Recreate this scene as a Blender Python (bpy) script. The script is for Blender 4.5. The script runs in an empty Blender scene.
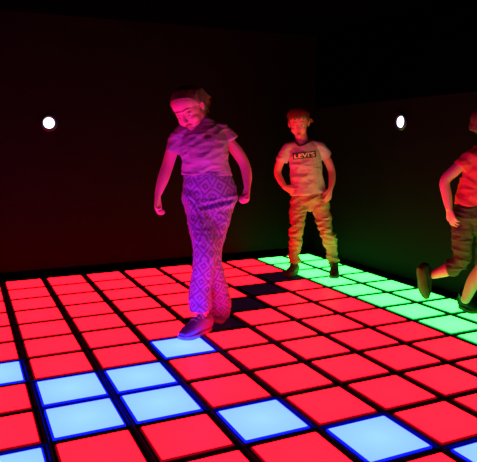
import bpy, bmesh, math, random
import numpy as np
from mathutils import Vector, Matrix, noise
from mathutils.bvhtree import BVHTree

S = bpy.context.scene
COL = S.collection
V = Vector
T = 0.335                       # pitch of the light floor, metres

# ------------------------------------------------------------------ camera
cd = bpy.data.cameras.new('camera'); cam = bpy.data.objects.new('camera', cd); COL.objects.link(cam)
cd.sensor_width = 36; cd.lens = 594.25 * 36 / 477; cd.clip_start = 0.05
_r = V((0.90905149, -0.41666499, -0.00395813)); _u = V((0.06368393, 0.12954124, 0.98952687)); _f = V((0.41178847, 0.89978295, -0.14429453))
M = Matrix((( _r.x, _u.x, -_f.x, -0.231485), (_r.y, _u.y, -_f.y, -5.28295), (_r.z, _u.z, -_f.z, 1.14168), (0, 0, 0, 1)))
cam.matrix_world = M
S.camera = cam
# ------------------------------------------------------------------ world and exposure
w = bpy.data.worlds.new('world'); S.world = w; w.use_nodes = True
w.node_tree.nodes['Background'].inputs[0].default_value = (0.5, 0.4, 1.0, 1)
w.node_tree.nodes['Background'].inputs[1].default_value = 0.0004
S.view_settings.view_transform = 'Standard'; S.view_settings.look = 'None'
S.view_settings.gamma = 1; S.view_settings.exposure = 0.0; S.view_settings.use_curve_mapping = False
RED_L = (9.0, 0.023, 0.065); BLUE_L = (0.33, 0.66, 14.0); GREEN_L = (0.27, 6.5, 0.48)

# ------------------------------------------------------------------ materials
def mat(name, col, rough=0.6, spec=0.4, bump=0.0, bscale=200.0, sss=0.0, var=0.0, vscale=30.0):
    m = bpy.data.materials.new(name); m.use_nodes = True; nt = m.node_tree; b = nt.nodes['Principled BSDF']
    b.inputs['Base Color'].default_value = (*col, 1); b.inputs['Roughness'].default_value = rough
    b.inputs['Specular IOR Level'].default_value = spec
    if sss:
        b.inputs['Subsurface Weight'].default_value = sss; b.inputs['Subsurface Radius'].default_value = (0.01, 0.004, 0.002)
        b.inputs['Subsurface Scale'].default_value = 0.6
    tc = nt.nodes.new('ShaderNodeTexCoord')
    if var:
        n = nt.nodes.new('ShaderNodeTexNoise'); n.inputs['Scale'].default_value = vscale; n.inputs['Detail'].default_value = 4
        nt.links.new(tc.outputs['Object'], n.inputs['Vector'])
        mx = nt.nodes.new('ShaderNodeMix'); mx.data_type = 'RGBA'
        mx.inputs[6].default_value = (*[c * (1 - var) for c in col], 1); mx.inputs[7].default_value = (*[min(1, c * (1 + var)) for c in col], 1)
        nt.links.new(n.outputs['Fac'], mx.inputs[0]); nt.links.new(mx.outputs[2], b.inputs['Base Color'])
    if bump:
        n = nt.nodes.new('ShaderNodeTexNoise'); n.inputs['Scale'].default_value = bscale; n.inputs['Detail'].default_value = 3
        nt.links.new(tc.outputs['Object'], n.inputs['Vector'])
        bp = nt.nodes.new('ShaderNodeBump'); bp.inputs['Strength'].default_value = bump; bp.inputs['Distance'].default_value = 0.01
        nt.links.new(n.outputs['Fac'], bp.inputs['Height']); nt.links.new(bp.outputs[0], b.inputs['Normal'])
    return m

def emit(name, col, strength=1.0, grain=0.04):
    m = bpy.data.materials.new(name); m.use_nodes = True; nt = m.node_tree; b = nt.nodes['Principled BSDF']
    b.inputs['Base Color'].default_value = (0.02, 0.02, 0.02, 1); b.inputs['Roughness'].default_value = 0.35
    b.inputs['Specular IOR Level'].default_value = 0.2
    b.inputs['Emission Color'].default_value = (*col, 1); b.inputs['Emission Strength'].default_value = strength
    return m

WALL_B = mat('back_wall_paint', (0.0033, 0.0011, 0.0026), 0.55, 0.05, 0.15, 60, var=0.25, vscale=3)
WALL_R = mat('side_wall_paint', (0.0024, 0.0024, 0.0030), 0.6, 0.05, 0.15, 60, var=0.25, vscale=3)
BLACK = mat('black_matte', (0.0004, 0.0004, 0.0005), 0.8, 0.0, 0.1, 80)
RAIL = mat('rail_metal', (0.085, 0.11, 0.32), 0.5, 0.25, 0.1, 150)
TRAY = mat('tray_plastic', (0.012, 0.011, 0.014), 0.5, 0.3)
OFF_GLOW = emit('unlit_acrylic_painted_glow', (0.0070, 0.0012, 0.0080))  # unlit panels: faint purple emission stands in for light they reflect or leak
def panel_mat(name, col, k):
    m = emit(name, col); nt = m.node_tree; b = nt.nodes['Principled BSDF']
    tc = nt.nodes.new('ShaderNodeTexCoord'); mp = nt.nodes.new('ShaderNodeMapping'); mp.inputs['Scale'].default_value = (4.6, 4.6, 1)
    gr = nt.nodes.new('ShaderNodeTexGradient'); gr.gradient_type = 'SPHERICAL'
    mr = nt.nodes.new('ShaderNodeMapRange'); mr.inputs['To Min'].default_value = 1 - k; mr.inputs['To Max'].default_value = 1 + k
    nt.links.new(tc.outputs['Object'], mp.inputs[0]); nt.links.new(mp.outputs[0], gr.inputs[0]); nt.links.new(gr.outputs['Fac'], mr.inputs['Value'])
    nt.links.new(mr.outputs[0], b.inputs['Emission Strength']); return m
PANEL = {'red': panel_mat('red_light', RED_L, .06), 'blue': panel_mat('blue_light', BLUE_L, .13), 'green': panel_mat('green_light', GREEN_L, .12), 'dark': OFF_GLOW}
EDGE = {'red': emit('red_edge', (0.30, 0.0, 0.008)), 'blue': emit('blue_edge', (0.006, 0.014, 6.0)), 'green': emit('green_edge', (0.0, 0.55, 0.08)), 'dark': TRAY}
LAMP = emit('lamp_white', (0.86, 0.95, 1.1), 2.2)
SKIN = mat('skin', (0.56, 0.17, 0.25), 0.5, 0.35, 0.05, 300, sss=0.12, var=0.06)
LIP = mat('lip', (0.42, 0.12, 0.11), 0.4, 0.4)
NAILC = mat('nail', (0.7, 0.42, 0.36), 0.3, 0.5)
WHITE_EYE = mat('eye_white', (0.7, 0.68, 0.66), 0.25, 0.5)
IRIS = mat('iris', (0.06, 0.10, 0.14), 0.2, 0.5)
PUPIL = mat('pupil', (0.005, 0.005, 0.005), 0.1, 0.6)

def hair_mat(name, col):
    m = mat(name, col, 0.5, 0.3); nt = m.node_tree; b = nt.nodes['Principled BSDF']
    tc = nt.nodes.new('ShaderNodeTexCoord'); mp = nt.nodes.new('ShaderNodeMapping'); mp.inputs['Scale'].default_value = (260, 260, 22)
    n = nt.nodes.new('ShaderNodeTexNoise'); n.inputs['Scale'].default_value = 1; n.inputs['Detail'].default_value = 3
    nt.links.new(tc.outputs['Object'], mp.inputs[0]); nt.links.new(mp.outputs[0], n.inputs['Vector'])
    mx = nt.nodes.new('ShaderNodeMix'); mx.data_type = 'RGBA'
    mx.inputs[6].default_value = (*[c * 0.4 for c in col], 1); mx.inputs[7].default_value = (*[c * 1.5 for c in col], 1)
    nt.links.new(n.outputs['Fac'], mx.inputs[0]); nt.links.new(mx.outputs[2], b.inputs['Base Color'])
    bp = nt.nodes.new('ShaderNodeBump'); bp.inputs['Strength'].default_value = 0.6; bp.inputs['Distance'].default_value = 0.006
    nt.links.new(n.outputs['Fac'], bp.inputs['Height']); nt.links.new(bp.outputs[0], b.inputs['Normal'])
    return m

def diamond_mat(name, base, ink):
    """woven trousers cloth: stacked concentric diamonds, laid out along each leg by the 'leg' attribute"""
    m = mat(name, base, 0.85, 0.15, 0.3, 350); nt = m.node_tree; b = nt.nodes['Principled BSDF']
    at = nt.nodes.new('ShaderNodeAttribute'); at.attribute_name = 'leg'
    sp = nt.nodes.new('ShaderNodeSeparateXYZ'); nt.links.new(at.outputs['Vector'], sp.inputs[0])
    def math_(op, a, bv=None):
        n = nt.nodes.new('ShaderNodeMath'); n.operation = op
        for i, x in enumerate((a, bv)):
            if x is None: continue
            if isinstance(x, (int, float)): n.inputs[i].default_value = x
            else: nt.links.new(x, n.inputs[i])
        return n.outputs[0]
    def tri(x, per): return math_('PINGPONG', math_('DIVIDE', x, per), 0.5)     # 0 .. 0.5
    u = tri(sp.outputs[0], 0.092); v = tri(sp.outputs[1], 0.104)
    d = math_('ADD', u, v)                                                       # 0 .. 1 concentric diamonds
    r = math_('PINGPONG', math_('MULTIPLY', d, 3.0), 0.5)
    k = math_('SMOOTH_MIN', math_('MULTIPLY', math_('MAXIMUM', math_('SUBTRACT', r, 0.20), 0.0), 8.0), 1.0)
    n = nt.nodes.new('ShaderNodeTexNoise'); n.inputs['Scale'].default_value = 90
    tc = nt.nodes.new('ShaderNodeTexCoord'); nt.links.new(tc.outputs['Object'], n.inputs['Vector'])
    k2 = math_('MULTIPLY', k, math_('ADD', math_('MULTIPLY', n.outputs['Fac'], 0.8), 0.35))
    mx = nt.nodes.new('ShaderNodeMix'); mx.data_type = 'RGBA'; mx.inputs[6].default_value = (*base, 1); mx.inputs[7].default_value = (*ink, 1)
    nt.links.new(k2, mx.inputs[0]); nt.links.new(mx.outputs[2], b.inputs['Base Color'])
    return m

# ------------------------------------------------------------------ object helpers
def link(name, me, m=None, parent=None):
    o = bpy.data.objects.new(name, me); COL.objects.link(o)
    if m is not None and not me.materials: me.materials.append(m)
    if parent is not None: o.parent = parent
    return o
def thing(name, label, cat, loc=(0, 0, 0), rz=0.0, group=None):
    o = bpy.data.objects.new(name, None); COL.objects.link(o); o.location = loc; o.rotation_euler = (0, 0, rz)
    o.empty_display_size = 0.05; o['label'] = label; o['category'] = cat
    if group: o['group'] = group
    return o
def box_bm(bm, x0, x1, y0, y1, z0, z1):
    vs = [bm.verts.new((x, y, z)) for z in (z0, z1) for x, y in ((x0, y0), (x1, y0), (x1, y1), (x0, y1))]
    for f in ((3, 2, 1, 0), (4, 5, 6, 7), (0, 1, 5, 4), (1, 2, 6, 5), (2, 3, 7, 6), (3, 0, 4, 7)): bm.faces.new([vs[i] for i in f])
def fin(bm, name, m, parent=None, smooth=False):
    me = bpy.data.meshes.new(name); bmesh.ops.recalc_face_normals(bm, faces=bm.faces); bm.to_mesh(me); bm.free()
    if smooth:
        for p in me.polygons: p.use_smooth = True
    return link(name, me, m, parent)
def structure(name, boxes, m):
    bm = bmesh.new()
    for b in boxes: box_bm(bm, *b)
    o = fin(bm, name, m); o['kind'] = 'structure'; return o

# ------------------------------------------------------------------ the room
XR = 9.25 * T; YB = 0.25 * T; HC = 2.226
X0 = -2.6; Y0 = -5.6
structure('floor', [(X0, XR + .1, Y0, YB + .1, -0.16, -0.06)], BLACK)
structure('wall_back', [(X0, XR + .12, YB, YB + .12, -0.10, HC)], WALL_B)
structure('wall_right', [(XR, XR + .12, Y0, YB, -0.10, 1.508)], WALL_R)
structure('trim_1', [(XR + .012, XR + .12, Y0, YB, 1.508, HC)], BLACK)                  # black upper band of the right wall
structure('ceiling', [(X0, XR + .12, Y0, YB + .12, HC, HC + .1)], BLACK)
structure('baseboard_back', [(X0, XR, YB - .014, YB, -0.06, 0.060)], BLACK)
structure('baseboard_right', [(XR - .014, XR, Y0, YB - .014, -0.06, 0.018)], BLACK)

# wall lamps
def wall_lamp(loc, rz, label):
    t = thing('wall_lamp', label, 'lamp', loc, rz, 'round lamps on the walls')       # local -y points into the room
    def lathe(name, prof, m, n=40):
        bm = bmesh.new(); rings = []
        for r, y in prof: rings.append([bm.verts.new((r * math.cos(a * math.tau / n), y, r * math.sin(a * math.tau / n))) for a in range(n)])
        for a, b in zip(rings, rings[1:]):
            for i in range(n): bm.faces.new((a[i], a[(i + 1) % n], b[(i + 1) % n], b[i]))
        bm.faces.new(rings[0]); bm.faces.new(rings[-1])
        return fin(bm, name, m, t, True)
    lathe('housing', [(0.072, 0.0), (0.072, -0.012), (0.066, -0.022), (0.054, -0.024), (0.049, -0.010)], TRAYB)
    lathe('lens', [(0.047, -0.010), (0.0455, -0.016), (0.038, -0.021), (0.022, -0.024), (0.004, -0.025)], LAMP)
    return t
TRAYB = mat('lamp_housing', (0.01, 0.012, 0.05), 0.35, 0.4)
wall_lamp((0.445, YB, 1.3286), 0, 'round white wall lamp glowing on the back wall, left of the walking girl')
wall_lamp((XR, -1.283, 1.3211), -math.pi / 2, 'round white wall lamp glowing on the right wall, above the green tiles')

# ------------------------------------------------------------------ the light floor
blue = {(2, 6), (0, 7), (0, 8), (1, 7), (1, 8), (-1, 6), (-1, 9), (2, 9), (3, 10), (4, 11), (1, 12), (-2, 8)}
dark = {(6, 2), (5, 3), (4, 4), (3, 5)}
CEX = [-.0291, -.0307, -.0181, -.0026, .007, .0118, .0282, .0612, .0299, -.04]
def lx(i): return (i + (CEX[i] * 0.8 if 0 <= i < 10 else (-.02 if i < 0 else 0))) * T
NR = 13; CI = range(-3, 9)
def tile_meshes(hx, hy):
    """tray ring and domed acrylic panel for half sizes hx, hy"""
    bm = bmesh.new(); o = (hx + 0.009, hy + 0.009); i = (hx + 0.001, hy + 0.001)
    def rect(h, z): return [bm.verts.new((sx * h[0], sy * h[1], z)) for sx, sy in ((-1, -1), (1, -1), (1, 1), (-1, 1))]
    ps = [rect(o, -0.05), rect(o, -0.006), rect((o[0] - .003, o[1] - .003), -0.003), rect(i, -0.003), rect(i, -0.012)]
    for a, b in zip(ps, ps[1:]):
        for k in range(4): bm.faces.new((a[k], a[(k + 1) % 4], b[(k + 1) % 4], b[k]))
    bm.faces.new(ps[0][::-1]); bm.faces.new(ps[-1])
    tray = bpy.data.meshes.new('tray'); bmesh.ops.recalc_face_normals(bm, faces=bm.faces); bm.to_mesh(tray); bm.free()
    def panel():
        bm = bmesh.new(); n = 4; c = 0.006
        def rr(hx_, hy_, z, r):
            vs = []
            for cx, cy, a0 in ((hx_ - r, hy_ - r, 0), (-hx_ + r, hy_ - r, 90), (-hx_ + r, -hy_ + r, 180), (hx_ - r, -hy_ + r, 270)):
                for k in range(n + 1):
                    a = math.radians(a0 + 90 * k / n); vs.append(bm.verts.new((cx + r * math.cos(a), cy + r * math.sin(a), z)))
            return vs
        rings = [rr(hx, hy, -0.011, c), rr(hx, hy, -0.001, c), rr(hx - 0.0035, hy - 0.0035, 0.0025, c), rr(hx - 0.0065, hy - 0.0065, 0.003, c)]
        for q, (a, b) in enumerate(zip(rings, rings[1:])):
            for k in range(len(a)):
                f = bm.faces.new((a[k], a[(k + 1) % len(a)], b[(k + 1) % len(a)], b[k])); f.material_index = 1
        bm.faces.new(rings[0][::-1]).material_index = 1
        bm.faces.new(rings[-1]).material_index = 0
        me = bpy.data.meshes.new('panel'); bmesh.ops.recalc_face_normals(bm, faces=bm.faces); bm.to_mesh(me); bm.free(); return me
    return tray, panel
ORD = ['first', 'second', 'third', 'fourth', 'fifth', 'sixth', 'seventh', 'eighth', 'ninth', 'tenth', 'eleventh', 'twelfth', 'thirteenth', 'fourteenth', 'fifteenth']
cache = {}
gy = 0.435 * T
for i in CI:
    hx = (lx(i + 1) - lx(i)) / 2 - 0.068 * T
    tray, panel = tile_meshes(hx, gy)
    for j in range(NR):
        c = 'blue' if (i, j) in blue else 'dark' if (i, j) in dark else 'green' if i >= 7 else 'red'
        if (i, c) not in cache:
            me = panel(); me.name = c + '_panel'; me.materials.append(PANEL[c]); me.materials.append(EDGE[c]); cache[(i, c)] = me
            if not tray.materials: tray.materials.append(TRAY)
        look = {'blue': 'pale blue glowing', 'dark': 'unlit black', 'green': 'mint green glowing', 'red': 'red glowing'}[c]
        t = thing('light_tile', f'{look} square floor tile, row {ORD[j]} from back wall, column {ORD[8 - i]} from right wall', 'light tile',
                  ((lx(i) + lx(i + 1)) / 2, -(j + .5) * T, 0), 0, 'square light tiles of the floor')
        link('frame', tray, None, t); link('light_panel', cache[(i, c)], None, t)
# domed rails between the tiles
bm = bmesh.new()
def rail(p, q, hw, top):
    p = V(p); q = V(q); d = (q - p).normalized(); n = V((-d.y, d.x, 0)); prof = [(-hw, -.06), (-hw, -.002)] + [(-hw * math.cos(a * math.pi / 8), -.002 + (top + .002) * math.sin(a * math.pi / 8)) for a in range(1, 8)] + [(hw, -.002), (hw, -.06)]
    A, B = [[bm.verts.new(c + n * a + V((0, 0, z))) for a, z in prof] for c in (p, q)]
    for k in range(len(prof) - 1): bm.faces.new((A[k], B[k], B[k + 1], A[k + 1]))
    bm.faces.new(A); bm.faces.new(B[::-1])
for i in range(-3, 10):
    rail((lx(i), -NR * T, 0), (lx(i), 0, 0), .0095, .0055)
    if i < 9:
        for j in range(NR + 1): rail((lx(i) + .009, -j * T, 0), (lx(i + 1) - .009, -j * T, 0), .0055, .0045)
o = fin(bm, 'trim_2', RAIL); o['kind'] = 'structure'

# ------------------------------------------------------------------ organic modelling tools
def onb(d, ref):
    d = d.normalized(); s = ref - d * ref.dot(d)
    if s.length < 1e-4: s = V((1, 0, 0)) - d * d.x
    s.normalize(); return d, s, d.cross(s)
def crom(pts, k):
    P = [V(p) for p in pts]; P = [P[0] * 2 - P[1]] + P + [P[-1] * 2 - P[-2]]; out = []
    for a in range(1, len(P) - 2):
        p0, p1, p2, p3 = P[a - 1:a + 3]
        for q in range(k):
            t = q / k; out.append(0.5 * ((2 * p1) + (p2 - p0) * t + (2 * p0 - 5 * p1 + 4 * p2 - p3) * t * t + (3 * p1 - p0 - 3 * p2 + p3) * t ** 3))
    out.append(P[-2]); return out
class Fuse:
    def __init__(s): s.bm = bmesh.new()
    def ell(s, c, r, R=None):
        m = Matrix.Translation(V(c)) @ ((R.to_4x4() if R is not None else Matrix.Identity(4)) @ Matrix.Diagonal((r[0], r[1], r[2], 1)))
        bmesh.ops.create_icosphere(s.bm, subdivisions=3, radius=1, matrix=m); return s
    def tube(s, pts, rads, ref=(1, 0, 0), caps='rr', k=5, n=20):
        """elliptical tube; a radius (a, b) is a along ref, b across it; caps r = round, f = flat"""
        rr = [V((r, r, 0)) if isinstance(r, (int, float)) else V((r[0], r[1], 0)) for r in rads]
        C = crom(pts, k); Rr = crom(rr, k); ref = V(ref); rings = []
        L = len(C)
        def ring(c, d, ra, rb):
            _, a, b = onb(d, ref)
            return [s.bm.verts.new(c + a * (ra * math.cos(q * math.tau / n)) + b * (rb * math.sin(q * math.tau / n))) for q in range(n)]
        tan = [(C[min(i + 1, L - 1)] - C[max(i - 1, 0)]).normalized() for i in range(L)]
        if caps[0] == 'r':
            for q in (0.95, 0.75, 0.4):
                e = min(Rr[0].x, Rr[0].y); g = math.sqrt(1 - q * q); rings.append(ring(C[0] - tan[0] * e * q, tan[0], Rr[0].x * g, Rr[0].y * g))
        for c, d, r in zip(C, tan, Rr): rings.append(ring(c, d, max(r.x, .001), max(r.y, .001)))
        if caps[1] == 'r':
            for q in (0.4, 0.75, 0.95):
                e = min(Rr[-1].x, Rr[-1].y); g = math.sqrt(1 - q * q); rings.append(ring(C[-1] + tan[-1] * e * q, tan[-1], Rr[-1].x * g, Rr[-1].y * g))
        for a, b in zip(rings, rings[1:]):
            for q in range(n): s.bm.faces.new((a[q], a[(q + 1) % n], b[(q + 1) % n], b[q]))
        s.bm.faces.new(rings[0][::-1]); s.bm.faces.new(rings[-1]); return s
    def mesh(s, name, voxel=0.004, smooth=3):
        me = bpy.data.meshes.new(name); bmesh.ops.recalc_face_normals(s.bm, faces=s.bm.faces); s.bm.to_mesh(me); s.bm.free()
        o = bpy.data.objects.new(name, me); COL.objects.link(o)
        r = o.modifiers.new('r', 'REMESH'); r.mode = 'VOXEL'; r.voxel_size = voxel; r.use_smooth_shade = True
        if smooth:
            q = o.modifiers.new('s', 'SMOOTH'); q.factor = 0.5; q.iterations = smooth
        dg = bpy.context.evaluated_depsgraph_get(); ev = o.evaluated_get(dg)
        out = bpy.data.meshes.new_from_object(ev, depsgraph=dg); bpy.data.objects.remove(o); bpy.data.meshes.remove(me)
        out.name = name
        for p in out.polygons: p.use_smooth = True
        return out
def coords(me):
    a = np.empty(len(me.vertices) * 3); me.vertices.foreach_get('co', a); return a.reshape(-1, 3)
def normals(me):
    a = np.empty(len(me.vertices) * 3); me.vertices.foreach_get('normal', a); return a.reshape(-1, 3)
def setco(me, a): me.vertices.foreach_set('co', a.ravel()); me.update()
def wrinkle(me, amp, scale, seed=0.0, where=None, ridge=True):
    """push the cloth in and out in folds; scale = cycles per metre along x, y, z (or a function giving the noise point)"""
    a = coords(me); n = normals(me)
    for i in range(len(a)):
        p = a[i]; q = scale(p) if callable(scale) else (p[0] * scale[0], p[1] * scale[1], p[2] * scale[2])
        v = noise.noise(V((q[0] + seed, q[1] + seed * 1.7, q[2] - seed)))
        v2 = noise.noise(V((q[0] * 2.1 + seed, q[1] * 2.1, q[2] * 2.1 + seed)))
        h = ((1 - abs(v) * 2.6) if ridge else v * 1.4) * 0.75 + v2 * 0.5
        k = where(p) if where else 1.0
        a[i] = p + n[i] * (amp * k * (h - 0.3))
    setco(me, a)
def sculpt(me, frame, bumps):
    """frame: 4x4 head matrix; bumps: (local point, sigma, local push vector)"""
    a = coords(me); F = np.array(frame)
    for p, sg, d in bumps:
        P = np.array(frame @ V(p)); D = F[:3, :3] @ np.array(d); r2 = ((a - P) ** 2).sum(1); a += np.exp(-r2 / (2 * sg * sg))[:, None] * D
    setco(me, a)

def crease(me, p0, p1, width, depth):
    """presses one long fold into the cloth along the line p0 - p1"""
    a = coords(me); n = normals(me); p = np.array(p0); q = np.array(p1); d = q - p; L = np.linalg.norm(d); d /= L
    t = np.clip((a - p) @ d, 0, L); c = p + t[:, None] * d; rel = a - c; rel[:, 1] *= .25; r = np.linalg.norm(rel, axis=1)
    k = np.exp(-(r / width) ** 2) * np.sin(np.pi * np.clip(t / L, 0.02, .98)) ** .5
    k2 = np.exp(-((r - width * 1.8) / width) ** 2) * .35
    a -= n * ((k - k2 * (r < width * 4)) * depth * (n[:, 1] < .2))[:, None]; setco(me, a)

def head_frame(c, fwd, up, s=1.0):
    y = V(fwd).normalized(); z = (V(up) - y * V(up).dot(y)).normalized(); x = y.cross(z)
    R = Matrix((x, y, z)).transposed() * s
    return Matrix.Translation(V(c)) @ R.to_4x4()
def Rn(F):
    return F.to_3x3().normalized()
def head(F, H, s=1.0):
    """skull, jaw, brow, nose, ears into the fuse F; H = head matrix (+Y face, +Z crown)"""
    R = Rn(H)
    def e(c, r): F.ell(H @ V(c), [q * s for q in r], R)
    e((0, -.016, .034), (.074, .089, .078)); e((0, .020, .000), (.064, .060, .074)); e((0, .026, -.052), (.050, .046, .040))
    e((0, .056, -.082), (.022, .018, .017)); e((0, .026, .040), (.064, .052, .056))
    for q in (-1, 1):
        e((q * .030, .042, -.036), (.029, .032, .032))
        e((q * .0085, .083, -.034), (.0065, .007, .0055))
        F.tube([H @ V((q * .072, .000, .010)), H @ V((q * .080, -.012, .010)), H @ V((q * .081, -.015, -.008)), H @ V((q * .074, -.004, -.024))], [.005 * s, .0055 * s, .0055 * s, .005 * s], k=3, n=8)
        e((q * .074, -.006, -.005), (.005, .010, .016))
    F.tube([H @ V((0, .076, .010)), H @ V((0, .083, -.014)), H @ V((0, .090, -.029))], [.0065 * s, .0075 * s, .0092 * s], k=4, n=12)
    F.tube([H @ V((-.040, .060, .019)), H @ V((-.018, .073, .021)), H @ V((.018, .073, .021)), H @ V((.040, .060, .019))], [.0065 * s] * 4, k=4, n=10)
SOCK = [((q * .030, .076, .002), .012, (0, -.008, 0)) for q in (-1, 1)] + [((0, .078, -.0600), .006, (0, -.002, 0)), ((0, .062, -.072), .008, (0, -.003, 0))] + [((q * .017, .074, -.047), .007, (0, -.002, 0)) for q in (-1, 1)]
def scalp(H, s, name, m, parent, thick=.007, line=.072, nape=-.05, seed=1.0, vox=.0038, extra=None):
    """close hair: the skull a little thicker, sunk under the skin in front of the hairline and below the nape"""
    F = Fuse(); R = Rn(H); t = thick
    def e(c, r): F.ell(H @ V(c), [(q + t) * s for q in r], R)
    e((0, -.016, .034), (.074, .089, .078)); e((0, .026, .040), (.064, .052, .056)); e((0, -.030, -.010), (.066, .070, .062))
    if extra: extra(F)
    me = F.mesh(name, vox, 2); a = coords(me); n = normals(me); Hi = H.inverted()
    for i in range(len(a)):
        q = Hi @ V(a[i]); st = noise.noise(V((q.x * 85, math.atan2(q.z, q.y) * 2 + seed, seed))) * .0035
        zc = min(1, max(0, q.z / line)); yh = .006 + .062 * zc ** 1.3 + noise.noise(V((q.x * 60, q.z * 30, seed))) * .006
        if q.z < 0: yh = .006 + q.z * 1.1
        k = min(1, max(0, (q.y - yh) / .010 + .5)); k = max(k, min(1, max(0, (nape - q.z) / .015 + .5)))
        k = k * k * (3 - 2 * k); a[i] += n[i] * (st * (1 - k) - (t + .010) * k)
    setco(me, a); return link(name, me, m, parent)
def face(H, s, parent, lid=0.35, open_=0.0, gaze=(0, 1, 0), hairm=None):
    """eyes, eyelids, brows and lips as parts"""
    R = Rn(H)
    for q in (-1, 1):
        c = H @ V((q * .030, .0625, .001)); g = (R @ V(gaze)).normalized()
        bm = bmesh.new(); bmesh.ops.create_uvsphere(bm, u_segments=24, v_segments=16, radius=.0125 * s)
        rot = V((0, 0, 1)).rotation_difference(g).to_matrix().to_4x4(); bm.transform(Matrix.Translation(c) @ rot)
        for f in bm.faces:
            dt = (f.calc_center_median() - c).normalized().dot(g); f.material_index = 2 if dt > .965 else 1 if dt > .86 else 0; f.smooth = True
        o = fin(bm, 'eye', WHITE_EYE, parent); o.data.materials.append(IRIS); o.data.materials.append(PUPIL)
        bm = bmesh.new(); bmesh.ops.create_uvsphere(bm, u_segments=24, v_segments=18, radius=.0138 * s)
        up = R @ V((0, 0, 1)); fw = R @ V((0, 1, 0))
        bm.transform(Matrix.Translation(c))
        kill = [v for v in bm.verts if (v.co - c).dot(up) < .0138 * s * (0.75 - lid * 1.6) and (v.co - c).dot(up) > -.0138 * s * 0.62]
        bmesh.ops.delete(bm, geom=kill, context='VERTS')
        bmesh.ops.solidify(bm, geom=bm.faces[:], thickness=.0008)
        fin(bm, 'eyelid', SKIN, parent, True)
        F = Fuse(); F.tube([H @ V((q * .013, .0800, .021)), H @ V((q * .030, .0765, .0275)), H @ V((q * .045, .063, .022))], [.0022 * s, .0034 * s, .0018 * s], k=4, n=8)
        link('eyebrow', F.mesh('eyebrow', .0018, 1), hairm, parent)
    F = Fuse(); o_ = open_
    F.tube([H @ V((-.020, .0690, -.0595)), H @ V((-.008, .0765, -.0560)), H @ V((0, .0770, -.0575)), H @ V((.008, .0765, -.0560)), H @ V((.020, .0690, -.0595))], [.0018 * s, .0036 * s, .0032 * s, .0036 * s, .0018 * s], k=4, n=10)
    F.tube([H @ V((-.019, .0685, -.0605 - o_ * .3)), H @ V((0, .0755, -.0655 - o_)), H @ V((.019, .0685, -.0605 - o_ * .3))], [.0018 * s, .0042 * s, .0018 * s], k=6, n=10)
    link('lips', F.mesh('lips', .0018, 1), LIP, parent)
    if open_:
        F = Fuse(); F.ell(H @ V((0, .0725, -.0610 - o_ * .5)), (.013 * s, .004 * s, .004 * s + o_ * .5), R)
        link('mouth', F.mesh('mouth', .002, 1), PUPIL, parent)

def hand(F, wrist, along, palm, thumb_side, s=1.0, curl=(25, 35, 25), spread=3.0, thumb_in=0.3):
    """wrist point, direction of the hand, palm normal (fingers curl towards it), thumb_side = +1 / -1 across"""
    y = V(along).normalized(); z = (V(palm) - y * V(palm).dot(y)).normalized(); x = y.cross(z) * thumb_side
    W = V(wrist); P = lambda a, b, c: W + (x * a + y * b + z * c) * s
    F.tube([P(0, -.015, 0), P(.001, .02, 0), P(.001, .05, 0), P(-.001, .074, 0)], [(.022 * s, .018 * s), (.029 * s, .015 * s), (.034 * s, .0125 * s), (.032 * s, .009 * s)], ref=x, k=4)
    for q, (xo, yo, L) in enumerate(((.0265, .072, .058), (.009, .078, .066), (-.0095, .075, .060), (-.0265, .066, .047))):
        a = math.radians(0); pts = [P(xo * .9, yo - .02, 0), P(xo, yo, 0)]; cur = V((xo, yo, 0)); side = math.radians((1.5 - q) * spread)
        for seg, (fr, cdeg) in enumerate(zip((.42, .33, .25), curl)):
            a += math.radians(cdeg * (1 + .06 * q)); st = L * fr
            cur = cur + V((math.sin(side) * math.cos(a) * st, math.cos(a) * st * math.cos(side), math.sin(a) * st)); pts.append(P(*cur))
        F.tube(pts, [.0082 * s, .0082 * s, .0078 * s, .0070 * s, .0060 * s], k=4, n=10)
    F.tube([P(.018, .012, .004), P(.034, .034, .008), P(.034 + .016 * (1 - thumb_in), .056, .012 + .012 * thumb_in), P(.030 + .022 * (1 - thumb_in) - .01 * thumb_in, .076, .016 + .018 * thumb_in)], [.012 * s, .0105 * s, .0088 * s, .0070 * s], k=4, n=10)

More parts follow.
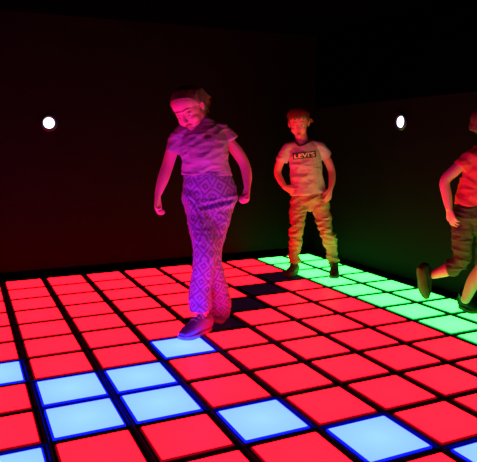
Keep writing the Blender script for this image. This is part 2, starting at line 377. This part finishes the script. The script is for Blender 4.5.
def shoe(parent, heel, toe, up, L_w=(0.075, 0.085), upper=None, sole=None, lace=None, ankle=None, height=0.075, bulk=1.0):
    """heel and toe are points on the sole's underside; up is the sole normal"""
    h, t = V(heel), V(toe); y = (t - h); L = y.length; y.normalize(); z = (V(up) - y * V(up).dot(y)).normalized(); x = y.cross(z)
    P = lambda a, b, c: h + x * a + y * (b * L) + z * c
    wH = L_w[0] / 2; wB = L_w[1] / 2
    bm = bmesh.new(); rings = []; n = 36
    def outline(k, z_, g=1.0):
        r = []
        for q in range(n):
            an = q / n * math.tau; cy = 0.5 - 0.5 * math.cos(an); sx = math.sin(an)
            wd = wH + (wB - wH) * min(1, max(0, (cy - .2) / .45)); wd *= 1 - .18 * math.exp(-((cy - .42) / .14) ** 2)
            r.append(bm.verts.new(P(wd * (abs(sx) ** .55) * (1 if sx > 0 else -1) * g, .5 + (cy - .5) * g, z_ + (0.010 * max(0, cy - .8) / .2))))
        return r
    rings = [outline(0, 0.0, .95), outline(0, 0.003, 1), outline(0, 0.022, 1.01), outline(0, 0.026, .97)]
    for a, b in zip(rings, rings[1:]):
        for q in range(n): bm.faces.new((a[q], a[(q + 1) % n], b[(q + 1) % n], b[q]))
    bm.faces.new(rings[0][::-1]); bm.faces.new(rings[-1])
    F = Fuse()
    B_ = bulk; F.tube([P(0, .07, .045 * B_), P(0, .25, .047 * B_), P(0, .5, .045 * B_), P(0, .75, .036 * B_), P(0, .92, .03 * B_)], [(wH * .88, .04 * B_), (wH * .95, .045 * B_), (wB * .88, .036 * B_), (wB * .95, .024 * B_), (wB * .7, .014 * B_)], ref=x, k=4)
    ank = V(ankle) if ankle is not None else P(0, .2, height + .03)
    F.tube([P(0, .26, .05 * B_), P(0, .22, .05) * .35 + ank * .65], [(wH * .92, .05 * B_), (.040, .044)], ref=x, caps='rf', k=5)
    F.tube([P(0, .34, .085 * B_), P(0, .52, .068 * B_), P(0, .66, .05 * B_)], [(.022, .018), (.02, .012), (.018, .008)], ref=x)
    u = link('shoe', F.mesh('shoe', .0035, 3), upper, parent)
    fin(bm, 'sole', sole, u, True)
    F = Fuse()
    for q in range(4):
        f = .40 + q * .075; zz = (.103 - q * .0115) * B_
        F.tube([P(-.022, f, zz - .008), P(0, f + .012, zz), P(.022, f, zz - .008)], [.0036] * 3, k=4, n=8)
    for q in (-1, 1): F.tube([P(0, .39, .105 * B_), P(q * .020, .40, .112 * B_), P(q * .044, .37, .104 * B_), P(q * .018, .38, .100 * B_), P(q * .052, .46, .085 * B_)], [.0032] * 5, k=5, n=8)
    link('laces', F.mesh('laces', .0017, 0), lace, u)
    return u

def leg_attr(me, legs):
    """stores (around, along, 0) of the nearest leg axis on each vertex for the woven pattern"""
    a = coords(me); best = np.full(len(a), 1e9); out = np.zeros((len(a), 3))
    for off, pts in enumerate(legs):
        L0 = 0.0
        for p, q in zip(pts, pts[1:]):
            p = np.array(p, float); q = np.array(q, float); d = q - p; l = np.linalg.norm(d); d /= l
            t = np.clip((a - p) @ d, -0.05 if L0 == 0 else 0, l); c = p + t[:, None] * d; rel = a - c; ds = np.linalg.norm(rel, axis=1)
            m = ds < best; ang = np.arctan2(rel[:, 0], -rel[:, 1])
            out[m, 0] = (ang * np.clip(ds, .06, .16) + off * 0.034)[m]; out[m, 1] = (L0 + t)[m]; best[m] = ds[m]; L0 += l
    at = me.attributes.new('leg', 'FLOAT_VECTOR', 'POINT'); at.data.foreach_set('vector', out.ravel())

def patch_on(bvh, pts, faces, name, m, parent, lift=.0015, dirv=V((0, 1, 0)), start=-.6):
    """lays a flat outline (x, z in the figure's frame) on the front of the cloth"""
    me = bpy.data.meshes.new(name); vs = []
    for x, z in pts:
        h, nrm, i, d = bvh.ray_cast(V((x, start, z)), dirv)
        vs.append((h - dirv * lift) if h is not None else V((x, 0, z)))
    me.from_pydata(vs, [], faces); me.update()
    return link(name, me, m, parent)
def bvh_of(me):
    return BVHTree.FromPolygons([v.co[:] for v in me.vertices], [p.vertices[:] for p in me.polygons])
def strands(name, curves, m, parent, r=.0012):
    """locks of hair as thin tubes"""
    bm = bmesh.new()
    for pts, rr in curves:
        C = crom(pts, 4); n = 6; rings = []
        for i, c in enumerate(C):
            d = C[min(i + 1, len(C) - 1)] - C[max(i - 1, 0)]; _, a, b = onb(d, V((.3, .2, 1))); tp = rr * (1 - .75 * (i / (len(C) - 1)) ** 2)
            rings.append([bm.verts.new(c + a * tp * math.cos(q * math.tau / n) + b * tp * math.sin(q * math.tau / n)) for q in range(n)])
        for a, b in zip(rings, rings[1:]):
            for q in range(n): bm.faces.new((a[q], a[(q + 1) % n], b[(q + 1) % n], b[q]))
        bm.faces.new(rings[0][::-1]); bm.faces.new(rings[-1])
    return fin(bm, name, m, parent, True)

YAW = -0.4292       # the three figures' frames: x to the right, y away, as seen from the entrance

# ================================================================== GIRL
G_HAIR = hair_mat('blonde_hair', (0.15, 0.08, 0.07))
G_BROW = mat('fair_brow', (0.28, 0.09, 0.10), 0.7, 0.1)
B_BROW = mat('light_brow', (0.22, 0.08, 0.06), 0.7, 0.1)
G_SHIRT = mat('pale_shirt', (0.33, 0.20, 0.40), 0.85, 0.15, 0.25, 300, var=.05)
G_PANTS = diamond_mat('diamond_cloth', (0.25, 0.15, 0.56), (0.10, 0.04, 0.22))
G_SHOE = mat('girl_shoe', (0.20, 0.11, 0.36), 0.7, 0.2, 0.2, 250)
G_SOLE = mat('girl_sole', (0.30, 0.27, 0.34), 0.6, 0.2)
G_LACE = mat('girl_lace', (0.55, 0.5, 0.6), 0.8, 0.1)
g = thing('person', 'girl in pale t-shirt and diamond-patterned trousers walking, looking down at the floor', 'person', (1.0289, -2.0008, 0.0038), YAW)
HG = head_frame((-0.0638, -0.0200, 1.3386), (-.30, -.82, -.48), (-.42, -.38, .80), 1.12)
F = Fuse(); head(F, HG, 1.12)
F.tube([(0.0187, 0.0350, 1.1795), (0.0140, 0.0300, 1.2490), (-0.0139, 0.0200, 1.3063)], [.05, .045, .048], k=4)
# torso inside the clothes
F.tube([(0.0446, 0.0300, 0.8374), (0.0346, 0.0200, 0.9569), (0.0312, -0.0000, 1.0807), (0.0255, 0.0150, 1.1619), (0.0255, 0.0250, 1.2083)], [(.12, .085), (.105, .08), (.12, .085), (.125, .075), (.06, .045)], k=5)
F.tube([(-0.1145, 0.0100, 1.1797), (0.0196, 0.0200, 1.1851), (0.1367, 0.0300, 1.1848)], [.028, .045, .028], k=5)
F.tube([(-0.1311, -0.0000, 1.1739), (-0.1676, -0.0000, 1.0989), (-0.1926, -0.0000, 1.0233), (-0.2208, -0.0250, 0.9370), (-0.2468, -0.0500, 0.8571)], [.030, .036, .034, .033, .021], k=5)
hand(F, (-0.2498, -0.0520, 0.8456), (-.12, -.25, -1), (1, -.1, -.2), -1, 1.0, curl=(30, 48, 42))
F.tube([(0.1425, 0.0300, 1.1789), (0.2068, 0.0450, 1.1027), (0.2541, 0.0500, 1.0257), (0.2715, 0.0300, 0.9555), (0.2728, -0.0000, 0.8923)], [.028, .035, .032, .030, .020], k=5)
hand(F, (0.2727, -0.0000, 0.8864), (-.05, -.2, -1), (-.9, -.3, .0), 1, 1.06, curl=(72, 85, 50), thumb_in=1.0)
# legs inside the trousers
F.tube([(-0.0088, 0.0200, 0.8146), (0.0159, -0.0300, 0.6531), (0.0211, -0.0500, 0.5006), (-0.0010, -0.0200, 0.3057), (0.0014, -0.0000, 0.1074)], [.06, .048, .036, .032, .026], k=4)
F.tube([(0.0977, 0.0400, 0.8123), (0.0669, 0.0200, 0.6459), (0.0487, -0.0100, 0.4931), (0.0848, 0.1000, 0.2893), (0.0925, 0.2000, 0.1143)], [.06, .048, .036, .032, .026], k=4)
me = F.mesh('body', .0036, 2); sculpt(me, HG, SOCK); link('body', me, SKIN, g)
face(HG, 1.12, g, lid=.62, gaze=(0, 1, -.6), hairm=G_BROW)
# hair pulled back into a ponytail
hair = scalp(HG, 1.12, 'hair', G_HAIR, g, .007, .088)
rnd = random.Random(5); cv = []
for q in range(70):                                     # ponytail and flyaways
    a = rnd.uniform(-1, 1); b = rnd.uniform(-1, 1)
    st = HG @ V((-.020 + a * .016, -.104, .030 + b * .016))
    e1 = st + V((.034 + a * .012, .022 + b * .01, .004 + b * .014)); e2 = e1 + V((.022 + b * .014, .01, -.034 + a * .016)); e3 = e2 + V((.004 + a * .024, .006, -.036 + b * .022))
    cv.append(([st, e1, e2, e3], .0034))
for q in range(60):
    s_ = rnd.choice((-1, 1)); x_ = rnd.uniform(.02, .078) * s_; y0 = .052 - abs(x_) * .5
    st = HG @ V((x_, y0 + rnd.uniform(-.02, .0), .098 - abs(x_) * .55)); mid = HG @ V((x_ * 1.10, -.03, .124 - abs(x_) * .70 + rnd.uniform(-.004, .004))); en = HG @ V((x_ * .4, -.118, .045 + rnd.uniform(-.02, .02)))
    cv.append(([st, mid, en], .0022))
strands('hair_strands', cv, G_HAIR, hair)
F = Fuse(); F.tube([HG @ V((.018, -.116, .030)), HG @ V((0, -.118, .047)), HG @ V((-.018, -.116, .030)), HG @ V((0, -.118, .012)), HG @ V((.018, -.116, .030))], [.005] * 5, k=6, n=10)
link('hair_tie', F.mesh('hair_tie', .0022, 1), BLACK, g)
# t-shirt
F = Fuse()
F.tube([(0.0316, 0.0200, 0.9570), (0.0319, 0.0200, 0.9864), (0.0251, -0.0000, 1.0633), (0.0172, -0.0000, 1.1329), (0.0144, 0.0100, 1.1908), (0.0143, 0.0200, 1.2314), (0.0171, 0.0280, 1.2576), (0.0170, 0.0340, 1.2751)],
       [(.150, .112), (.146, .108), (.139, .103), (.143, .100), (.136, .084), (.110, .068), (.080, .058), (.058, .052)], caps='ff', k=5)
F.tube([(-0.0496, 0.0100, 1.2141), (-0.1014, -0.0000, 1.2055), (-0.1371, -0.0000, 1.1682), (-0.1648, -0.0000, 1.0960)], [.04, .044, .045, .044], caps='rf', k=5)
F.tube([(0.0669, 0.0200, 1.2254), (0.1193, 0.0300, 1.2197), (0.1543, 0.0350, 1.1935), (0.1805, 0.0400, 1.1585)], [.040, .044, .044, .042], caps='rf', k=5)
me = F.mesh('t_shirt', .0045, 4)
wrinkle(me, .007, lambda p: (p[0] * 5 + p[2] * 5, p[1] * 6, p[2] * 16 - p[0] * 9), 1.3)
wrinkle(me, .004, (14, 14, 34), 7.7)
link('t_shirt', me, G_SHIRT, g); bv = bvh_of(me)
cx, _, cz = (0.0470, -0.0000, 1.1848)
pts = [(cx, cz)]; n = 24
for q in range(n):
    a = q * math.tau / n; rr = .016 * (1 + .15 * math.cos(2 * a) - .12 * math.sin(a)); pts.append((cx + rr * 1.1 * math.cos(a), cz + rr * .8 * math.sin(a)))
e_ = patch_on(bv, pts, [(0, 1 + q, 1 + (q + 1) % n) for q in range(n)], 'chest_emblem', mat('emblem', (0.10, 0.006, 0.015), .7, .2), g); e_['label'] = 'small dark red emblem on the chest'
# trousers
F = Fuse()
F.tube([(0.0348, 0.0200, 0.9776), (0.0402, 0.0200, 0.9333), (0.0448, 0.0300, 0.8613), (0.0441, 0.0300, 0.7955), (0.0436, 0.0300, 0.7534)], [(.134, .105), (.142, .112), (.164, .120), (.162, .116), (.13, .10)], caps='fr', k=5)
LG = [(-0.0257, 0.0100, 0.8334), (-0.0087, -0.0000, 0.7270), (0.0162, -0.0500, 0.5845), (0.0213, -0.0600, 0.4784), (-0.0030, -0.0300, 0.3387), (-0.0148, -0.0100, 0.2228), (-0.0133, -0.0000, 0.1514)]
F.tube(LG, [.086, .084, .076, .071, .068, .069, .070], caps='rf', k=5)
RG = [(0.1158, 0.0400, 0.8302), (0.0969, 0.0400, 0.7219), (0.0606, 0.0100, 0.5746), (0.0479, -0.0000, 0.4668), (0.0765, 0.0800, 0.3130), (0.1003, 0.1700, 0.1685), (0.0913, 0.2200, 0.0421)]
F.tube(RG, [.086, .084, .074, .068, .066, .069, .066], caps='rf', k=5)
me = F.mesh('trousers', .0045, 4)
leg_attr(me, [[(-0.0063, 0.0100, 0.9576)] + LG, [(0.0875, 0.0300, 0.9562)] + RG])
crease(me, (0.0041, -0.1000, 0.7794), (0.2059, -0.0400, 0.8193), .012, .022); crease(me, (0.0556, -0.1000, 0.7444), (0.1585, -0.0600, 0.6922), .010, .012); crease(me, (-0.0586, -0.1000, 0.8259), (0.0146, -0.1000, 0.6980), .010, .012)
wrinkle(me, .010, lambda p: (p[0] * 6, p[1] * 6, p[2] * 9 + p[0] * 7), 5.2, where=lambda p: .5 + .8 * max(0, p[2] - .55) + (.6 if p[2] < .22 else 0))
wrinkle(me, .004, (12, 12, 26), 2.2)
tr = link('trousers', me, G_PANTS, g)
F = Fuse(); F.tube([(0.0349, 0.0200, 0.9835), (0.0357, 0.0200, 0.9510)], [(.137, .108), (.141, .112)], caps='ff', k=3, n=40)
me = F.mesh('waistband', .0045, 1)
wrinkle(me, .004, lambda p: (math.atan2(p[0] - .03, p[1]) * 14, 0, 0), .4); leg_attr(me, [[(0.0353, 0.0200, 1.0217), (0.0343, 0.0200, 0.9333)]])
link('waistband', me, G_PANTS, tr)
shoe(g, (0.0401, 0.0589, 0.0000), (-0.1209, -0.1747, 0.0000), (0, 0, 1), (.086, .100), G_SHOE, G_SOLE, G_LACE, ankle=(0.0015, -0.0000, 0.1200), bulk=1.3)
shoe(g, (0.1215, 0.3000, 0.0047), (0.0721, 0.1200, 0.0130), (.1, -.55, 1), (.072, .084), G_SHOE, G_SOLE, G_LACE, ankle=(0.0989, 0.2000, 0.1011))

# ================================================================== BOY
B_HAIR = hair_mat('brown_hair', (0.10, 0.05, 0.025))
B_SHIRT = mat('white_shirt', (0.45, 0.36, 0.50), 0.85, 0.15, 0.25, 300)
B_PANTS = mat('khaki_cloth', (0.34, 0.20, 0.17), 0.85, 0.15, 0.3, 300, var=.08)
B_SHOE = mat('boy_shoe', (0.10, 0.05, 0.05), 0.7, 0.2, 0.2, 250)
B_SOLE = mat('boy_sole', (0.05, 0.035, 0.035), 0.6, 0.2)
CAPM = mat('red_cap', (0.20, 0.02, 0.02), 0.85, 0.1, 0.2, 400)
COLLAR = mat('dark_rib', (0.035, 0.02, 0.03), 0.8, 0.1)
b = thing('person', 'boy in white printed t-shirt and tan trousers standing with a hand on his hip', 'person', (2.5021, -0.8531, 0.0038), YAW)
HB = head_frame((-0.1244, -0.0200, 1.3113), (-.16, -.96, -.24), (-.12, -.24, .97), 1.10)
F = Fuse(); head(F, HB, 1.10)
F.tube([(-0.0817, 0.0200, 1.0997), (-0.0873, 0.0150, 1.1595), (-0.1053, 0.0150, 1.2277)], [.054, .050, .052], k=4)
F.tube([(-0.0262, 0.0100, 0.7281), (-0.0413, -0.0000, 0.7985), (-0.0647, -0.0000, 0.9369), (-0.0791, -0.0000, 1.0571), (-0.0826, 0.0150, 1.1253)], [(.115, .085), (.105, .08), (.115, .085), (.125, .075), (.06, .045)], k=5)
F.tube([(-0.1957, -0.0000, 1.0832), (-0.0828, 0.0100, 1.0997), (0.0367, -0.0000, 1.0993)], [.028, .040, .028], k=5)
F.tube([(-0.2129, -0.0000, 1.0833), (-0.2670, 0.0200, 1.0059), (-0.2996, 0.0300, 0.9020), (-0.2760, -0.0000, 0.8298), (-0.2396, -0.0400, 0.7718)], [.030, .036, .032, .030, .021], k=5)
hand(F, (-0.2383, -0.0450, 0.7678), (1, -.25, -.45), (.1, 1, .1), 1, .88, curl=(18, 25, 20), spread=5)
F.tube([(0.0542, -0.0000, 1.0822), (0.1229, 0.0200, 1.0130), (0.1682, 0.0200, 0.9092), (0.1663, -0.0300, 0.8255), (0.1477, -0.0750, 0.7556)], [.030, .036, .032, .029, .020], k=5)
hand(F, (0.1445, -0.0800, 0.7517), (-.28, -.25, -1), (-.5, 1, -.2), -1, .9, curl=(15, 22, 18), spread=2)
F.tube([(-0.0956, -0.0000, 0.6068), (-0.1227, -0.0200, 0.5038), (-0.1418, -0.0500, 0.3761), (-0.1462, -0.0200, 0.2294), (-0.1475, -0.0000, 0.1001)], [.055, .042, .032, .026, .024], k=4)
F.tube([(0.0572, 0.0000, 0.6062), (0.0867, -0.0200, 0.5030), (0.1281, -0.0500, 0.3750), (0.1703, -0.0200, 0.2282), (0.1979, 0.0000, 0.0987)], [.055, .042, .032, .026, .024], k=4)
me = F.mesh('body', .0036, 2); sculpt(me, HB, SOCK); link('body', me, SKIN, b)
face(HB, 1.10, b, lid=.45, open_=.007, gaze=(.1, 1, -.15), hairm=B_BROW)
R = Rn(HB)
def fringe(F):
    for q in range(11):
        x_ = -.050 + q * .010
        F.tube([HB @ V((x_ * .8, .040, .084)), HB @ V((x_ * 1.05, .072 - abs(x_) * .25, .070)), HB @ V((x_ * 1.12 + .005, .082 - abs(x_) * .42, .046 - .008 * math.sin(q * 2.1)))], [.010, .009, .003], k=4, n=10)
scalp(HB, 1.10, 'hair', B_HAIR, b, .009, .066)
F = Fuse(); fringe(F); link('fringe', F.mesh('fringe', .003, 1), B_HAIR, b)
# cap worn backwards
F = Fuse(); F.ell(HB @ V((0, -.018, .046)), (.099, .116, .092), R)
me = F.mesh('cap', .004, 2)
bm = bmesh.new(); bm.from_mesh(me); pl = HB @ V((0, 0, .058)); nz = (R @ V((0, -.30, 1))).normalized()
bmesh.ops.bisect_plane(bm, geom=bm.verts[:] + bm.edges[:] + bm.faces[:], plane_co=pl, plane_no=nz, clear_inner=True)
bmesh.ops.solidify(bm, geom=bm.faces[:], thickness=.003); cap = fin(bm, 'cap', CAPM, b, True)
F = Fuse(); F.tube([HB @ V((-.030, -.085, .030)), HB @ V((-.062, -.110, .010)), HB @ V((-.090, -.125, -.022))], [(.055, .005), (.052, .005), (.034, .005)], ref=R @ V((.75, -.6, 0)), k=5)
link('cap_brim', F.mesh('cap_brim', .003, 1), CAPM, cap)
# t-shirt with dark collar and printed box
F = Fuse()
F.tube([(-0.0358, 0.0000, 0.7115), (-0.0408, -0.0000, 0.7638), (-0.0510, -0.0000, 0.8765), (-0.0609, 0.0000, 0.9799), (-0.0749, 0.0000, 1.0656), (-0.0805, 0.0100, 1.1254), (-0.0829, 0.0150, 1.1552), (-0.0831, 0.0150, 1.1723)],
       [(.160, .115), (.152, .110), (.143, .102), (.140, .098), (.138, .086), (.122, .070), (.090, .060), (.066, .056)], caps='ff', k=5)
F.tube([(-0.1616, -0.0000, 1.1172), (-0.2131, -0.0000, 1.1003), (-0.2429, -0.0000, 1.0492), (-0.2676, 0.0100, 0.9890)], [.040, .046, .050, .052], caps='rf', k=5)
F.tube([(-0.0069, 0.0000, 1.1336), (0.0493, 0.0000, 1.1163), (0.0931, -0.0000, 1.0735), (0.1256, 0.0100, 1.0261)], [.040, .045, .050, .052], caps='rf', k=5)
me = F.mesh('t_shirt', .0045, 4)
wrinkle(me, .008, lambda p: (p[0] * 8 + p[2] * 4, p[1] * 6, p[2] * 9 - p[0] * 5), 8.1); wrinkle(me, .004, (12, 12, 26), 3.7)
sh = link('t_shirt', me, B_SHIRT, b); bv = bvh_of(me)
F = Fuse(); cb = V((-0.0889, 0.0080, 1.1595)); n = 26; ring = []
for q in range(n + 1):
    a = q * math.tau / n; p_ = cb + V((.068 * math.cos(a), .060 * math.sin(a) - .012, 0)); h_ = bv.ray_cast(p_ + V((0, 0, .3)), V((0, 0, -1)))[0]; ring.append(V((p_.x, p_.y, h_.z)) if h_ is not None else p_)
F.tube(ring, [.0095] * (n + 1), k=2, n=8); link('collar', F.mesh('collar', .003, 2), COLLAR, sh)['label'] = 'dark ribbed collar'
P0 = [V(p) for p in ((-0.1752, -0.0000, 1.0061), (0.0222, 0.0000, 1.0284), (0.0162, 0.0000, 1.0832), (-0.1800, 0.0000, 1.0609))]
nx, nz_ = 24, 8; pts = []; fc = []
def quad(u, v_): 
    a = P0[0].lerp(P0[1], u); c = P0[3].lerp(P0[2], u); return a.lerp(c, v_)
for j in range(nz_ + 1):
    for i in range(nx + 1):
        q = quad(i / nx, j / nz_); pts.append((q.x, q.z))
for j in range(nz_):
    for i in range(nx): k = j * (nx + 1) + i; fc.append((k, k + 1, k + nx + 2, k + nx + 1))
patch_on(bv, pts, fc, 'printed_box', mat('print_green', (0.03, 0.06, 0.045), .7, .2), sh, .003)['label'] = 'dark rectangle printed on the chest'
tcv = bpy.data.curves.new('t', 'FONT'); tcv.body = "LEVI'S"; tcv.align_x = 'CENTER'; tcv.align_y = 'CENTER'; tcv.size = 1; tcv.offset = .02; tcv.resolution_u = 3
to = bpy.data.objects.new('t', tcv); COL.objects.link(to); dg = bpy.context.evaluated_depsgraph_get()
tm = bpy.data.meshes.new_from_object(to.evaluated_get(dg), depsgraph=dg); bpy.data.objects.remove(to)
bm = bmesh.new(); bm.from_mesh(tm); bmesh.ops.triangulate(bm, faces=bm.faces)
bmesh.ops.subdivide_edges(bm, edges=[e for e in bm.edges if e.calc_length() > .2], cuts=2); bmesh.ops.triangulate(bm, faces=bm.faces)
vs = [v.co.copy() for v in bm.verts]; bm.verts.index_update(); fcs = [[v.index for v in f.verts] for f in bm.faces]; bm.free()
xa = min(v.x for v in vs); xb = max(v.x for v in vs); ya = min(v.y for v in vs); yb = max(v.y for v in vs)
pts = []
for v in vs:
    q = quad(.06 + .88 * (v.x - xa) / (xb - xa), .16 + .68 * (v.y - ya) / (yb - ya)); pts.append((q.x, q.z))
patch_on(bv, pts, fcs, 'printed_lettering', mat('print_white', (0.75, 0.62, 0.6), .7, .2), sh, .0055)['label'] = 'pale lettering inside the printed rectangle'
# trousers
F = Fuse()
F.tube([(-0.0319, -0.0000, 0.7463), (-0.0263, 0.0050, 0.6936), (-0.0232, 0.0050, 0.6542), (-0.0182, 0.0050, 0.6060)], [(.130, .092), (.146, .104), (.154, .108), (.05, .07)], caps='fr', k=5)
F.tube([(-0.1093, 0.0000, 0.6594), (-0.1206, -0.0100, 0.5641), (-0.1321, -0.0300, 0.4700), (-0.1418, -0.0500, 0.3761), (-0.1446, -0.0200, 0.2473), (-0.1449, -0.0000, 0.1091)], [.080, .074, .066, .060, .055, .050], caps='rf', k=5)
F.tube([(0.0608, -0.0000, 0.6587), (0.0827, -0.0100, 0.5633), (0.1033, -0.0300, 0.4691), (0.1332, -0.0450, 0.3742), (0.1726, -0.0200, 0.2460), (0.1959, -0.0000, 0.1077)], [.080, .076, .068, .062, .055, .050], caps='rf', k=5)
me = F.mesh('trousers', .0045, 3)
wrinkle(me, .017, lambda p: (p[0] * 5, p[1] * 5, p[2] * 15 + p[0] * 8 * (1 if p[2] < .35 else -1)), 6.3, where=lambda p: .55 + (.5 if p[2] < .45 else .1))
wrinkle(me, .006, (9, 9, 36), 1.2)
link('trousers', me, B_PANTS, b)
shoe(b, (-0.1225, 0.0647, 0.0000), (-0.2331, -0.1938, 0.0000), (0, 0, 1), (.078, .092), B_SHOE, B_SOLE, B_SOLE, ankle=(-0.1476, -0.0000, 0.1091))
shoe(b, (0.2180, 0.0583, 0.0000), (0.1631, -0.2574, 0.0000), (0, 0, 1), (.078, .092), B_SHOE, B_SOLE, B_SOLE, ankle=(0.1968, 0.0000, 0.1077))

# ================================================================== CHILD AT THE RIGHT EDGE
K_HAIR = hair_mat('dark_brown_hair', (0.07, 0.04, 0.02))
K_SHIRT = mat('red_shirt', (0.60, 0.04, 0.08), 0.85, 0.15, 0.25, 300)
K_PANTS = mat('olive_cloth', (0.055, 0.045, 0.03), 0.85, 0.15, 0.3, 300, var=.08)
K_SHOE = mat('dark_shoe', (0.007, 0.010, 0.008), 0.7, 0.08, 0.2, 250)
K_SOLE = mat('dark_sole', (0.035, 0.03, 0.012), 0.6, 0.1)
k_ = thing('person', 'child in bright red t-shirt and dark cropped trousers running at the right edge', 'person', (2.8113, -2.3915, 0.0038), YAW)
HK = head_frame((0.0447, 0.0000, 1.2462), (.75, -.62, -.25), (.1, -.15, .97), 1.0)
F = Fuse(); head(F, HK, 1.0)
F.tube([(0.0329, 0.0100, 1.0666), (0.0366, 0.0100, 1.1183), (0.0460, 0.0100, 1.1825)], [.046, .040, .045], k=4)
F.tube([(-0.0092, 0.0000, 0.6807), (-0.0010, 0.0000, 0.7733), (0.0182, 0.0000, 0.9045), (0.0320, 0.0000, 1.0086), (0.0325, 0.0100, 1.0731)], [(.11, .09), (.10, .085), (.115, .09), (.115, .08), (.06, .045)], k=5)
F.tube([(-0.0476, 0.0000, 1.0348), (0.0343, 0.0100, 1.0407), (0.1224, 0.0300, 1.0203)], [.028, .045, .028], k=5)
F.tube([(-0.0784, -0.0200, 1.0419), (-0.1494, -0.0200, 0.9712), (-0.2174, -0.0200, 0.8969), (-0.2067, -0.0400, 0.7975), (-0.1971, -0.0600, 0.7211)], [.032, .037, .033, .031, .022], k=5)
hand(F, (-0.1968, -0.0600, 0.7146), (.30, -.2, -1), (.9, .5, .2), -1, .92, curl=(14, 20, 18), spread=7, thumb_in=.0)
F.tube([(0.1457, 0.0400, 1.0330), (0.2121, 0.0000, 0.9429), (0.2198, -0.0800, 0.8572), (0.1544, -0.2000, 0.8163), (0.0943, -0.2800, 0.7990)], [.032, .037, .033, .031, .022], k=5)
hand(F, (0.0920, -0.2850, 0.7995), (-.1, -.9, .1), (-1, 0, 0), 1, .9, curl=(60, 70, 40), thumb_in=1)
F.tube([(-0.0690, -0.0200, 0.6701), (-0.0773, -0.0200, 0.5105), (-0.0765, -0.0200, 0.3625), (-0.1493, 0.0200, 0.3034), (-0.2402, 0.0550, 0.2582)], [.055, .042, .036, .044, .030], k=5)
F.tube([(0.0659, 0.0200, 0.6647), (0.0798, 0.0000, 0.5066), (0.0664, -0.0200, 0.3619), (0.0109, -0.0100, 0.2307), (-0.0354, 0.0000, 0.0975)], [.055, .042, .036, .044, .030], k=5)
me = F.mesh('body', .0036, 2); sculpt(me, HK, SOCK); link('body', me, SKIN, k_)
face(HK, 1.0, k_, lid=.5, gaze=(0, 1, -.3), hairm=K_HAIR)
scalp(HK, 1.0, 'hair', K_HAIR, k_, .011, .066)

F = Fuse()
F.tube([(-0.0153, 0.0000, 0.7338), (-0.0108, 0.0000, 0.7734), (0.0163, 0.0000, 0.8784), (0.0346, 0.0000, 0.9631), (0.0407, -0.0000, 1.0280), (0.0391, 0.0100, 1.0731), (0.0364, 0.0150, 1.0989), (0.0353, 0.0150, 1.1182)],
       [(.122, .108), (.120, .105), (.126, .10), (.128, .098), (.128, .086), (.110, .070), (.078, .056), (.056, .050)], caps='ff', k=5)
F.tube([(0.0093, 0.0000, 1.0669), (-0.0458, -0.0100, 1.0512), (-0.0931, -0.0200, 1.0130), (-0.1239, -0.0200, 0.9808)], [.040, .047, .049, .049], caps='rf', k=5)
F.tube([(0.0839, 0.0200, 1.0468), (0.1413, 0.0300, 1.0333), (0.1787, 0.0200, 0.9943), (0.1982, 0.0000, 0.9560)], [.046, .051, .049, .048], caps='rf', k=5)
me = F.mesh('t_shirt', .0045, 4); wrinkle(me, .009, lambda p: (p[0] * 6 + p[2] * 6, p[1] * 6, p[2] * 12 + p[0] * 8), 9.3); wrinkle(me, .004, (12, 12, 26), 3.1)
link('t_shirt', me, K_SHIRT, k_)
F = Fuse()
F.tube([(-0.0115, 0.0000, 0.7866), (-0.0080, 0.0000, 0.7205), (-0.0045, 0.0000, 0.6541), (0.0010, 0.0000, 0.6141)], [(.104, .088), (.126, .104), (.134, .110), (.11, .09)], caps='fr', k=5)
F.tube([(-0.0700, -0.0200, 0.6899), (-0.0833, -0.0200, 0.5639), (-0.0846, -0.0200, 0.4569), (-0.0835, -0.0200, 0.3693), (-0.1206, -0.0000, 0.3246), (-0.1596, 0.0200, 0.3069)], [.082, .070, .061, .056, .054, .056], caps='rf', k=5)
F.tube([(0.0648, 0.0200, 0.6848), (0.0876, 0.0100, 0.5588), (0.0895, 0.0000, 0.4527), (0.0726, -0.0200, 0.3686), (0.0522, -0.0200, 0.3179)], [.082, .072, .064, .060, .060], caps='rf', k=5)
me = F.mesh('trousers', .0045, 3); wrinkle(me, .010, lambda p: (p[0] * 6, p[1] * 6, p[2] * 15 + p[0] * 7), 4.3); wrinkle(me, .005, (10, 10, 32), 5.2)
link('trousers', me, K_PANTS, k_)
shoe(k_, (-0.3456, 0.0500, 0.3082), (-0.2964, 0.0800, 0.0772), (1, .30, .10), (.084, .096), K_SHOE, K_SOLE, K_SHOE, ankle=(-0.2351, 0.0500, 0.2593))
shoe(k_, (-0.0126, 0.1491, 0.0000), (0.0450, -0.0480, 0.0000), (0, 0, 1), (.076, .09), K_SHOE, K_SOLE, K_SHOE, ankle=(-0.0430, 0.0000, 0.1804), bulk=1.3)
